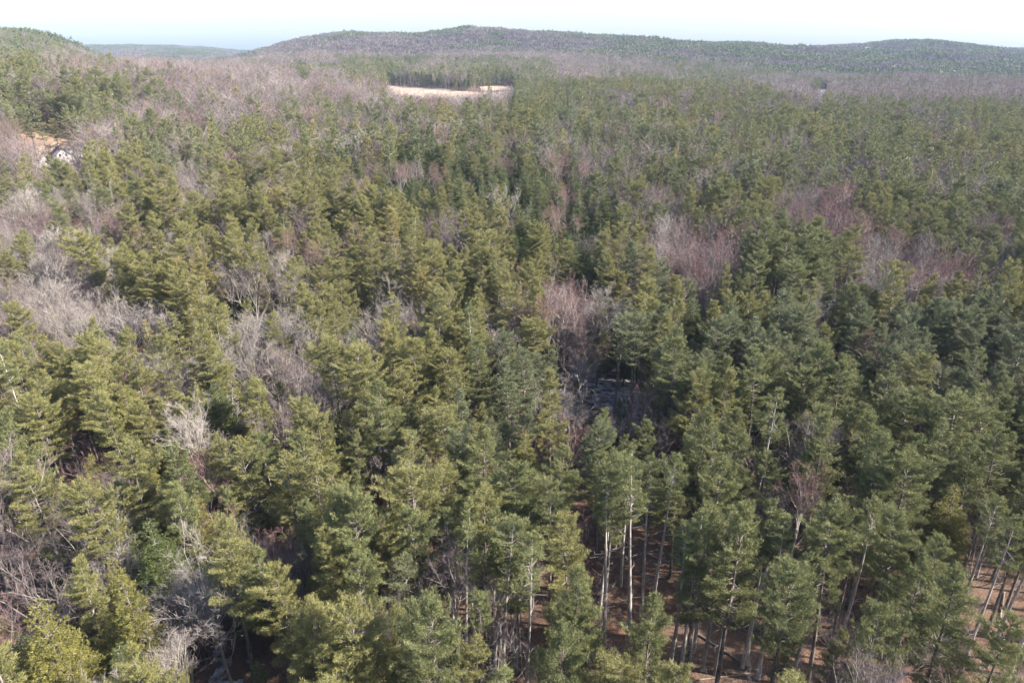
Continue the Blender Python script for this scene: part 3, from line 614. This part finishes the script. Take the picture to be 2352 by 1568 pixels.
# ------------------------------------------------------------------ single trees: an empty at the foot, trunk and crown under it
MARKS = [(1390, 890, 'the snowy clearing'), (150, 350, 'the grey-roofed house'), (1010, 218, 'the straw-coloured field'), (445, 455, 'the fan-shaped bare tree'),
    (1460, 1240, 'the rusty forest floor'), (1055, 1440, 'the pale poles'), (530, 1535, 'the bottom-edge snow patch'), (100, 1350, 'the pale-limbed bare tree'),
    (290, 1390, 'the large olive hemlock'), (180, 1020, 'the row of lit trunks'), (440, 760, 'the tall yellow half-bare pine'), (225, 760, 'the white swamp trees'),
    (720, 780, 'the pale swamp thicket'), (1345, 500, 'the tallest dark hemlock'), (975, 380, 'the dark hemlock grove'), (1660, 480, 'the lone blue-green pine'), (2000, 560, 'the mauve maple hollow'),
    (1600, 600, 'the mauve maple strip'), (1480, 780, 'the big olive twin pines'), (1310, 750, 'the forked grey snag'), (1800, 1230, 'the open brown slope'), (1640, 1470, 'the curved dark bole'),
    (2300, 1380, 'the right-edge bare bank'), (1950, 1420, 'the grey boles'), (2060, 1540, 'the bottom-edge grey brush'), (760, 1180, 'the pine over the dark gap'),
    (1110, 1400, 'the narrow blue pine'), (970, 1480, 'the broad round pine'), (1230, 700, 'the slim olive pine by the gap'), (80, 420, 'the shrubs below the house'), (1780, 250, 'the right-hand valley'),
    (2200, 420, 'the unbroken pine slope'), (2250, 900, 'the pines on the right edge'), (60, 900, 'the pines on the left edge'), (1900, 900, 'the dark gap between pines'), (580, 240, 'the upland of bare maples'),
    (1130, 640, 'the wide-topped swamp pine'), (640, 480, 'the pines below the upland'), (1450, 340, 'the mauve crowns amid pines'), (860, 960, 'the canopy below the swamp'), (1150, 960, 'the canopy beside the snow')]
ORD = 'nearest,second,third,fourth,fifth,sixth,seventh,eighth,ninth,tenth,eleventh,twelfth,thirteenth,fourteenth,fifteenth,sixteenth,seventeenth,eighteenth,nineteenth,twentieth'.split(',')
SECT = ['right of', 'behind and right of', 'behind', 'behind and left of', 'left of', 'in front and left of', 'in front of', 'in front and right of']
NOUN = {'pine': 'pine', 'hem': 'hemlock', 'bare': 'bare tree', 'dead': 'dead tree'}
LOOK = {'olive': 'olive', 'green': 'green', 'blue': 'blue-green', 'yellow': 'yellowish', 'dark': 'dark green', 'pale': 'pale grey', 'mauve': 'mauve-twigged', 'red': 'red-twigged', None: 'grey'}
slots = {}
mk = np.array([(a, b) for a, b, c in MARKS], float)
for i in sorted(pick, key=lambda i: np.min(np.hypot(*(cen[i] - mk).T))):
    d = cen[i] - mk; dist = np.hypot(d[:, 0], d[:, 1] * 1.4)
    for m_ in np.argsort(dist):
        a = math.atan2(-d[m_, 1], d[m_, 0]); s = int(round(a / (math.pi / 4))) % 8; k = (int(m_), s, KIND_OF(T_[i][2]))
        if len(slots.get(k, ())) < 14: break
    slots.setdefault(k, []).append((dist[m_], i))
LABEL = {}
for (m_, s, kd), lst in slots.items():
    lst.sort()
    for n, (dd, i) in enumerate(lst):
        key, var = T_[i][2], T_[i][3]
        form = {'pine': 'broad' if LIB[key]['Rc'] >= 3.6 else 'slender' if LIB[key]['Rc'] < 3 else 'full', 'hem': 'feathery', 'bare': 'leafless', 'dead': 'limb-spiked'}[kd]
        LABEL[i] = '%s %s %s, %s %s %s' % (form, LOOK[var], {'bare': 'tree', 'dead': 'snag'}.get(kd, NOUN[kd]), ORD[n], SECT[s], MARKS[m_][2])
NAME = {'pine': ('white_pine', 'pine tree', 'white pines of the near forest'), 'hem': ('hemlock_tree', 'hemlock tree', 'hemlocks among the pines'),
        'bare': ('bare_tree', 'leafless tree', 'leafless hardwoods among the pines'), 'dead': ('dead_tree', 'dead tree', 'dead snags in the forest')}
for i in sorted(pick):
    x, y, key, var, sc, ro, hd = T_[i]; kd = KIND_OF(key); nm, cat, grp = NAME[kd]
    e = bpy.data.objects.new(nm, None); C.objects.link(e); e.empty_display_size = .5
    e.location = (x, y, TG[i] - .12); e.rotation_euler = (R(2.5 * math.sin(i * 7.1)), R(2.5 * math.cos(i * 3.7)), ro); e.scale = (sc * (1 if kd != 'pine' else 1 + .1 * math.sin(i)), sc, sc)
    tag(e, LABEL[i], cat, grp)
    link(get(key, 'T', None), 'trunk', e); link(get(key, 'K', var), 'crown', e)

# ------------------------------------------------------------------ the uncounted rest: one object per kind, instanced on points
def forest(name, label, cat, idxs, extra=None):
    combos = {}; pts, ids, sca, rot = [], [], [], []
    if extra is None:
        for i in idxs:
            x, y, key, var, sc, ro, hd = T_[i]; c = combos.setdefault((key, var), len(combos)); pts.append((x, y, TG[i] - .12)); ids.append(c); sca.append(sc); rot.append(ro)
        meshes = [get(k, 'J', v) for k, v in combos]
    else: pts, ids, sca, rot, meshes = extra
    col = bpy.data.collections.new(name + '_shapes')
    for n, me in enumerate(meshes): col.objects.link(bpy.data.objects.new('%s_shape_%03d' % (name, n), me))
    me = bpy.data.meshes.new(name); me.from_pydata([tuple(p) for p in pts], [], [])
    for an, ty, arr in (('shape', 'INT', ids), ('size', 'FLOAT', sca), ('turn', 'FLOAT', rot)):
        a = me.attributes.new(an, ty, 'POINT'); a.data.foreach_set('value', np.array(arr, np.int32 if ty == 'INT' else np.float32))
    o = link(me, name); g = bpy.data.node_groups.new(name, 'GeometryNodeTree')
    g.interface.new_socket('Geometry', in_out='INPUT', socket_type='NodeSocketGeometry'); g.interface.new_socket('Geometry', in_out='OUTPUT', socket_type='NodeSocketGeometry')
    gi, go = g.nodes.new('NodeGroupInput'), g.nodes.new('NodeGroupOutput'); ci = g.nodes.new('GeometryNodeCollectionInfo'); ci.inputs['Collection'].default_value = col
    ci.inputs['Separate Children'].default_value = True; ci.inputs['Reset Children'].default_value = True
    ip = g.nodes.new('GeometryNodeInstanceOnPoints'); ip.inputs['Pick Instance'].default_value = True
    def attr(n, ty):
        a = g.nodes.new('GeometryNodeInputNamedAttribute'); a.data_type = ty; a.inputs['Name'].default_value = n; return a.outputs[0]
    cx = g.nodes.new('ShaderNodeCombineXYZ'); g.links.new(attr('turn', 'FLOAT'), cx.inputs[2])
    g.links.new(gi.outputs[0], ip.inputs['Points']); g.links.new(ci.outputs[0], ip.inputs['Instance']); g.links.new(attr('shape', 'INT'), ip.inputs['Instance Index'])
    g.links.new(cx.outputs[0], ip.inputs['Rotation']); g.links.new(attr('size', 'FLOAT'), ip.inputs['Scale']); g.links.new(ip.outputs[0], go.inputs[0])
    md = o.modifiers.new('forest', 'NODES'); md.node_group = g
    return tag(o, label, cat, None, 'stuff')
rest = {k: [i for i in range(len(T_)) if i not in pick and KIND_OF(T_[i][2]) == k] for k in ('pine', 'hem', 'bare', 'dead')}
forest('pine_forest', 'massed green pines filling the forest behind the nearest trees', 'forest', rest['pine'])
forest('hemlock_forest', 'dark hemlocks massed between the pines of the valley', 'forest', rest['hem'])
forest('bare_forest', 'leafless mauve and grey hardwoods massed across the upland', 'forest', rest['bare'] + rest['dead'])

# far hills: patches of many small trees
def patch(seed, kinds, S=34., n=34):
    rs = RS(seed); mb = MB(); P = rs.uniform(-S / 2, S / 2, (n, 2)); mats = []
    names = ['green', 'blue', 'dark', 'pale', 'mauve', 'red']; pr = kinds
    for x, y in P:
        k = names[rs.choice(6, p=pr)]; H = rs.uniform(11, 17); r = rs.uniform(2.4, 4.)
        mm = M_PINE.get(k) or M_HEM.get(k) or M_TWIG[k]
        if mm not in mats: mats.append(mm)
        mi = mats.index(mm)
        if k in ('green', 'blue', 'dark'):
            m_ = 46; H *= 1.15; t = rs.uniform(0, 1, m_) ** .7; a = rs.uniform(0, 6.28, m_); rad = r * t ** .7 * rs.uniform(.3, 1, m_)
            c = np.stack([x + np.cos(a) * rad, y + np.sin(a) * rad, H - t * H * .6], 1); blades(mb, c, np.stack([np.cos(a), np.sin(a), .4 + 0 * a], 1), 1, 2.3, 1.5, .5, rs, mi, .1)
        else:
            m_ = 44; a = rs.uniform(0, 6.28, m_); e = rs.uniform(.0, .75, m_); p0 = np.stack([x + 0 * a, y + 0 * a, rs.uniform(.1, .7, m_) * H], 1)
            p1 = p0 + np.stack([np.cos(a) * e, np.sin(a) * e, 1 - e * .4], 1) * rs.uniform(2.5, 5.5, (m_, 1)); p1[:, 2] = np.minimum(p1[:, 2], H)
            ribbons(mb, p0, p1, .42, mi, rs); prisms(mb, [[x, y, -1]], [[x, y, H * .8]], .2, .1, 3, mi)
    return mb.mesh('hill_trees', mats)
PK = [patch(500 + i, k) for i, k in enumerate([(.003, .005, .012, .12, .82, .04)] * 3 + [(.02, .04, .12, .09, .70, .03)] * 3 + [(.06, .22, .44, .04, .24, .0)] * 3)]
gx, gy = hexgrid(1600, 7200, 30, 43); gx2, gy2 = gx, gy
gz = ground(gx, gy); px, py, _ = project(gx, gy, gz + 10)
# keep what a viewer near the camera can see: the slope's angle against the highest angle in front of it
r_ = np.hypot(gx, gy); ab = np.round(np.degrees(np.arctan2(gx, gy)) / .5).astype(int); el = (gz + 16 - CAM_H) / r_; keep = np.zeros(len(gx), bool)
for b in np.unique(ab):
    s_ = np.nonzero(ab == b)[0]; s_ = s_[np.argsort(r_[s_])]; mxp = np.maximum.accumulate((gz[s_] + 8 - CAM_H) / r_[s_]); keep[s_] = el[s_] > mxp - .012
den = vnoise(gx, gy, 190, 30) * .45 + vnoise(gx, gy, 65, 31) * .55; bias = np.where(px < 230, .22, np.where(px > 1350, .03, -.03)) - np.where(np.abs(px - 850) < 330, .06, 0)
cls = np.where(den + bias > .60, 2, np.where(den + bias > .54, 1, 0))
for P_ in (FIELD, FIELD2, ROADP, YARD): keep &= ~inpoly(gx, gy, P_)
s_ = np.nonzero(keep)[0]; print('patches', len(s_))
forest('hill_forest', 'bare hardwoods with dark evergreens covering the far hills', 'forest', None,
       ([(gx[i], gy[i], gz[i] - .5) for i in s_], [int(cls[i] * 3 + rs.randint(3)) for i in s_], [rs.uniform(.85, 1.2) for i in s_], [rs.uniform(0, 6.28) for i in s_], PK))

# undergrowth: leafless brush near the camera
BR = []; M_BRUSH = barkmat('brush_twigs', (.09, .068, .062), (.15, .115, .108), .2)
for k in range(4):
    r2 = RS(600 + k); mb = MB(); n = 26; a = r2.uniform(0, 6.28, n); e = r2.uniform(.1, .7, n); P0 = np.stack([r2.normal(size=n) * .35, r2.normal(size=n) * .35, 0 * a], 1)
    D = unit(np.stack([np.cos(a) * e, np.sin(a) * e, 1 + 0 * a], 1)); L = r2.uniform(.9, 2.8, n)[:, None]; P1 = P0 + D * L
    prisms(mb, P0, P1, .016, .007, 3, 0)
    kk = np.repeat(np.arange(n), 7); b0 = P0[kk] + (P1 - P0)[kk] * r2.uniform(.3, 1, (len(kk), 1)); ribbons(mb, b0, b0 + unit(D[kk] + r2.normal(size=(len(kk), 3)) * .6) * r2.uniform(.3, .9, (len(kk), 1)), .018, 0, r2)
    BR.append(mb.mesh('brush', [M_BRUSH]))
gx, gy = hexgrid(25, 330, 2.6, 46); k = (vnoise(gx, gy, 14, 40) > .36) & (rs.rand(len(gx)) < .6)
for P_ in (LAWN,): k &= ~inpoly(gx, gy, P_)
gx, gy = gx[k], gy[k]; gz = ground(gx, gy)
forest('undergrowth', 'low reddish leafless brush covering the forest floor', 'undergrowth', None, ([(a, b, c - .03) for a, b, c in zip(gx, gy, gz)], list(rs.randint(0, 4, len(gx))), list(rs.uniform(.6, 1.5, len(gx))), list(rs.uniform(0, 6.28, len(gx))), BR))

# ------------------------------------------------------------------ fallen logs
def log(px, py, ang, ln, r, label):
    x, y = at(px, py); mb = MB(); n = 7; u = np.linspace(-.5, .5, n); X = x + np.cos(ang) * u * ln; Y = y + np.sin(ang) * u * ln; Z = ground(X, Y) + r * .8
    X, Y, Z = X - x, Y - y, Z; r2 = RS(int(px)); Z = Z - Z[0] * 0; base = float(ground(x, y))
    tube(mb, np.stack([X, Y, Z - base], 1), r * np.linspace(.75, .4, n), 7)
    m_ = 8; q = r2.uniform(-.1, .45, m_); p0 = np.stack([np.cos(ang) * q * ln, np.sin(ang) * q * ln, 0 * q + r], 1); prisms(mb, p0, p0 + unit(r2.normal(size=(m_, 3)) + [0, 0, 1]) * r2.uniform(.4, 1.3, (m_, 1)), .04, .015, 3)
    tag(link(mb.mesh('fallen_log', [M_LOG], True), 'fallen_log', None, (x, y, base)), label, 'fallen log', 'fallen logs on the forest floor')
log(1385, 873, .05, 7, .14, 'snow-dusted log lying across the snowy clearing')
log(1480, 1208, .3, 8, .18, 'pale log on the sunlit rusty forest floor')
log(1520, 1290, -.5, 7, .16, 'broken log below the sunlit rusty forest floor patch')
log(1660, 1500, -.8, 8, .2, 'log slanting beside the curved dark bole')
log(1665, 1555, .15, 7, .16, 'log on the brown slope at the bottom edge')
log(1790, 1225, .4, 8, .17, 'fallen pole on the open brown slope')
log(2300, 1400, .9, 9, .22, 'fallen trunk on the bare bank at the right edge')
log(1345, 905, .0, 7, .16, 'dark log at the near side of the snowy clearing')
log(1060, 1500, 1.2, 7, .15, 'thin fallen pole among the pale pole thicket')

# ------------------------------------------------------------------ buildings
def bx(mb, x0, x1, y0, y1, z0, z1, mi=0):
    V = [(x, y, z) for z in (z0, z1) for y in (y0, y1) for x in (x0, x1)]
    mb.add(V, [(0, 2, 3, 1), (4, 5, 7, 6), (0, 1, 5, 4), (2, 6, 7, 3), (0, 4, 6, 2), (1, 3, 7, 5)], mi)
def gable(mb, x0, x1, y0, y1, z0, ze, zr):
    """walls with gable ends facing +-y"""
    xm = (x0 + x1) / 2; V = [(x0, y0, z0), (x1, y0, z0), (x1, y0, ze), (xm, y0, zr), (x0, y0, ze), (x0, y1, z0), (x1, y1, z0), (x1, y1, ze), (xm, y1, zr), (x0, y1, ze)]
    n = mb.n; mb.v.append(np.array(V, float)); mb.f += [np.array([[0, 1, 2, 3, 4], [6, 5, 9, 8, 7]]) + n, np.array([[0, 4, 9, 5], [1, 6, 7, 2]]) + n]; mb.m += [np.zeros(2), np.zeros(2)]; mb.t += [np.zeros(2), np.zeros(2)]; mb.n += 10
def roofg(mb, x0, x1, y0, y1, ze, zr, o=.45, th=.22):
    xm = (x0 + x1) / 2; s = (zr - ze) / (xm - x0)
    for sg, xe in ((-1, x0), (1, x1)):
        xo = xe + sg * o; zo = ze - s * o + .03; zt = zr + .03
        V = [(xm, y0 - o, zt), (xo, y0 - o, zo), (xo, y1 + o, zo), (xm, y1 + o, zt)]; V += [(a, b, c + th) for a, b, c in V]
        mb.add(V, [(0, 1, 2, 3), (7, 6, 5, 4), (0, 4, 5, 1), (1, 5, 6, 2), (2, 6, 7, 3), (3, 7, 4, 0)])
def window(par, x, y, z, ax, w_=1.1, h=1.4):
    """frame with a pane as its own piece; ax: the axis the window faces"""
    a, b = MB(), MB()
    if ax == 'y': bx(a, x - w_ / 2 - .12, x + w_ / 2 + .12, y - .05, y + .05, z - .12, z + h + .12); bx(b, x - w_ / 2, x + w_ / 2, y - .08, y + .08, z, z + h)
    else: bx(a, x - .05, x + .05, y - w_ / 2 - .12, y + w_ / 2 + .12, z - .12, z + h + .12); bx(b, x - .08, x + .08, y - w_ / 2, y + w_ / 2, z, z + h)
    f = link(a.mesh('window', [M_WHITE]), 'window', par); link(b.mesh('pane', [M_GLASS]), 'pane', f)
def root(name, px, py, rz, label, cat, group=None, dz=0, sc=1.0):
    x, y = at(px, py); e = bpy.data.objects.new(name, None); C.objects.link(e); e.location = (x, y, float(ground(x, y)) + dz); e.rotation_euler = (0, 0, rz); e.scale = (sc, sc, sc); return tag(e, label, cat, group)
# the big house on the left: long main block with its gable to the right front, cross gable, garage wing on the left, rear wing
h = root('house', 146, 374, R(38), 'white clapboard house with grey shingle roofs and cross gable beside the lawn', 'house', sc=.9)
a = MB(); gable(a, -5, 5, -9, 9, -2, 4.2, 8.4); gable(a, -12.5, -6.5, -11, -4, -2, 2.8, 5.8); gable(a, 6, 12.5, 2, 10, -2, 3.4, 6.6); bx(a, -6.5, -5, -9, -5, -2, 2.6); link(a.mesh('wall', [M_WHITE]), 'wall', h)
a = MB(); roofg(a, -5, 5, -9, 9, 4.2, 8.4); rf = link(a.mesh('roof', [M_SHING]), 'roof', h)
a = MB(); roofg(a, -12.5, -6.5, -11, -4, 2.8, 5.8); link(a.mesh('garage_roof', [M_SHING]), 'garage_roof', h)
a = MB(); roofg(a, 6, 12.5, 2, 10, 3.4, 6.6); link(a.mesh('wing_roof', [M_SHING]), 'wing_roof', h)
a = MB(); bx(a, .3, 5.6, -2.5, 2.0, 4.2, 6.9); dm = link(a.mesh('dormer', [M_WHITE]), 'dormer', h)
a = MB(); bx(a, -.1, 6.1, -2.9, 2.4, 6.95, 7.15); link(a.mesh('dormer_roof', [M_SHING]), 'dormer_roof', dm)
a = MB(); bx(a, -.5, .5, 4, 5, 7.5, 9.8); link(a.mesh('chimney', [M_STONE]), 'chimney', rf)
for x in (-3, 0, 3): window(h, x, -9.02, 1, 'y')
for x in (-1.6, 1.6): window(h, x, -9.02, 4.6, 'y')
for y in (-6, -2, 2, 6): window(h, 5.02, y, 1, 'x')
for y in (-1.2, 1.0): window(h, 5.62, y, 5.0, 'x')
window(h, 9.2, 1.98, 1, 'y')
a = MB(); bx(a, -11.5, -7.5, -11.08, -10.98, -1.8, 1.4); link(a.mesh('garage_door', [M_RAIL]), 'garage_door', h)
# small far houses
def small(name, px, py, rz, w_, d, ze, zr, roofm, label, sc=1., chim=True, grp='houses in the woods'):
    e = root(name, px, py, rz, label, 'house', grp, sc=sc); a = MB(); gable(a, -w_ / 2, w_ / 2, -d / 2, d / 2, -2, ze, zr); link(a.mesh('wall', [M_WHITE]), 'wall', e)
    a = MB(); roofg(a, -w_ / 2, w_ / 2, -d / 2, d / 2, ze, zr); r_ = link(a.mesh('roof', [roofm]), 'roof', e)
    if chim: a = MB(); bx(a, -.4, .4, 1, 1.8, zr - .8, zr + 1.2); link(a.mesh('chimney', [M_STONE]), 'chimney', r_)
    for x in (-w_ / 4, w_ / 4): window(e, x, -d / 2 - .02, 1, 'y')
    for y in (-d / 4, d / 4): window(e, w_ / 2 + .02, y, 1, 'x')
    return e
e = small('house', 698, 196, R(40), 8, 11, 4.5, 8.2, M_CLAY, 'white gabled farmhouse with reddish roof in the bare woods')
a = MB(); gable(a, 4.2, 9, -2, 4, -2, 3, 5.4); link(a.mesh('wing_wall', [M_WHITE]), 'wing_wall', e); a = MB(); roofg(a, 4.2, 9, -2, 4, 3, 5.4); link(a.mesh('wing_roof', [M_SHING]), 'wing_roof', e)
small('house', 856, 188, R(20), 6, 8, 3.5, 6, M_SHING, 'small white cottage half hidden left of the field', 1.)
small('house', 1838, 205, R(70), 9, 13, 4, 7, M_SHING, 'white house near the valley road, nearest the yard', 1.3)
small('house', 1856, 200, R(20), 7, 9, 4, 7, M_SHING, 'white cottage at the top of the valley road', 1.2)
small('house', 1826, 211, R(50), 7, 8, 3, 5.5, M_SHING, 'low white outbuilding in the valley woods', 1.2)
small('house', 1966, 122, R(30), 14, 12, 6, 10, M_SHING, 'left white house high on the far hillside', 1.3)
small('house', 1988, 121, R(60), 14, 12, 7, 12, M_SHING, 'right white house high on the far hillside', 1.4)
small('house', 2335, 209, R(70), 9, 14, 4, 7, M_CLAY, 'red-roofed house at the far right of the valley', 1.5)
small('house', 2348, 213, R(10), 6, 7, 3.5, 6, M_SHING, 'small white house just right of the red roof', 1.4)
small('house', 1432, 149, R(70), 8, 14, 4, 7, M_SHING, 'long white house beside the distant clearing', 1.5)
small('house', 915, 226, R(30), 6, 8, 2.8, 5, M_SHING, 'small grey shed at the near edge of the field', .8)
# rail fence beside the lawn
def fence(p0, p1, n, label):
    (x0, y0), (x1, y1) = at(*p0), at(*p1); e = bpy.data.objects.new('rail_fence', None); C.objects.link(e); z0 = float(ground(x0, y0)); e.location = (x0, y0, z0); tag(e, label, 'fence')
    X = np.linspace(0, x1 - x0, n); Y = np.linspace(0, y1 - y0, n); Z = ground(X + x0, Y + y0) - z0
    for i in range(n): a = MB(); bx(a, X[i] - .09, X[i] + .09, Y[i] - .09, Y[i] + .09, Z[i] - .3, Z[i] + 1.35); link(a.mesh('post', [M_RAIL]), 'post', e)
    for zz in (.6, 1.25):
        a = MB(); prisms(a, np.stack([X[:-1], Y[:-1], Z[:-1] + zz], 1), np.stack([X[1:], Y[1:], Z[1:] + zz], 1), .09, .09, 4); link(a.mesh('rail', [M_RAIL]), 'rail', e)
fence((68, 350), (132, 333), 10, 'pale rail fence running beside the house lawn, far line')
fence((86, 358), (126, 345), 8, 'pale rail fence nearer the house wall, near line')
for k, (px, py, s_) in enumerate([(92, 345, .9), (104, 341, .7), (84, 349, .6), (178, 330, 1.3), (188, 336, .8)]):
    x, y = at(px, py); r2 = RS(k); u = unit(r2.normal(size=(26, 3))); import bmesh; bm = bmesh.new(); [bm.verts.new(tuple(v * s_ * r2.uniform(.8, 1.1) * np.array([1.3, 1, .6]))) for v in u]
    bmesh.ops.convex_hull(bm, input=bm.verts); bmesh.ops.delete(bm, geom=[v for v in bm.verts if not v.link_faces], context='VERTS'); me = bpy.data.meshes.new('boulder'); bm.to_mesh(me); bm.free(); me.materials.append(M_STONE)
    tag(link(me, 'boulder', None, (x, y, float(ground(x, y)) + s_ * .25)), ['pale boulder at the fence corner', 'second pale boulder along the fence', 'smallest boulder beside the fence end', 'largest boulder beyond the house roof', 'boulder at the lawn edge right of the house'][k], 'boulder', 'boulders by the lawn')

# ------------------------------------------------------------------ haze
S = 9400; mb = MB(); bx(mb, -S, S, -S, S, -40, 260); hz = link(mb.mesh('haze', []), 'haze'); tag(hz, kind='stuff')
m, nt, p = mat('haze'); nt.nodes.remove(p); pv = N(nt, 'ShaderNodeVolumePrincipled'); pv.inputs['Color'].default_value = (.50, .68, 1, 1); pv.inputs['Density'].default_value = 0.00006
nt.links.new(pv.outputs[0], nt.nodes['Material Output'].inputs['Volume']); hz.data.materials.append(m)
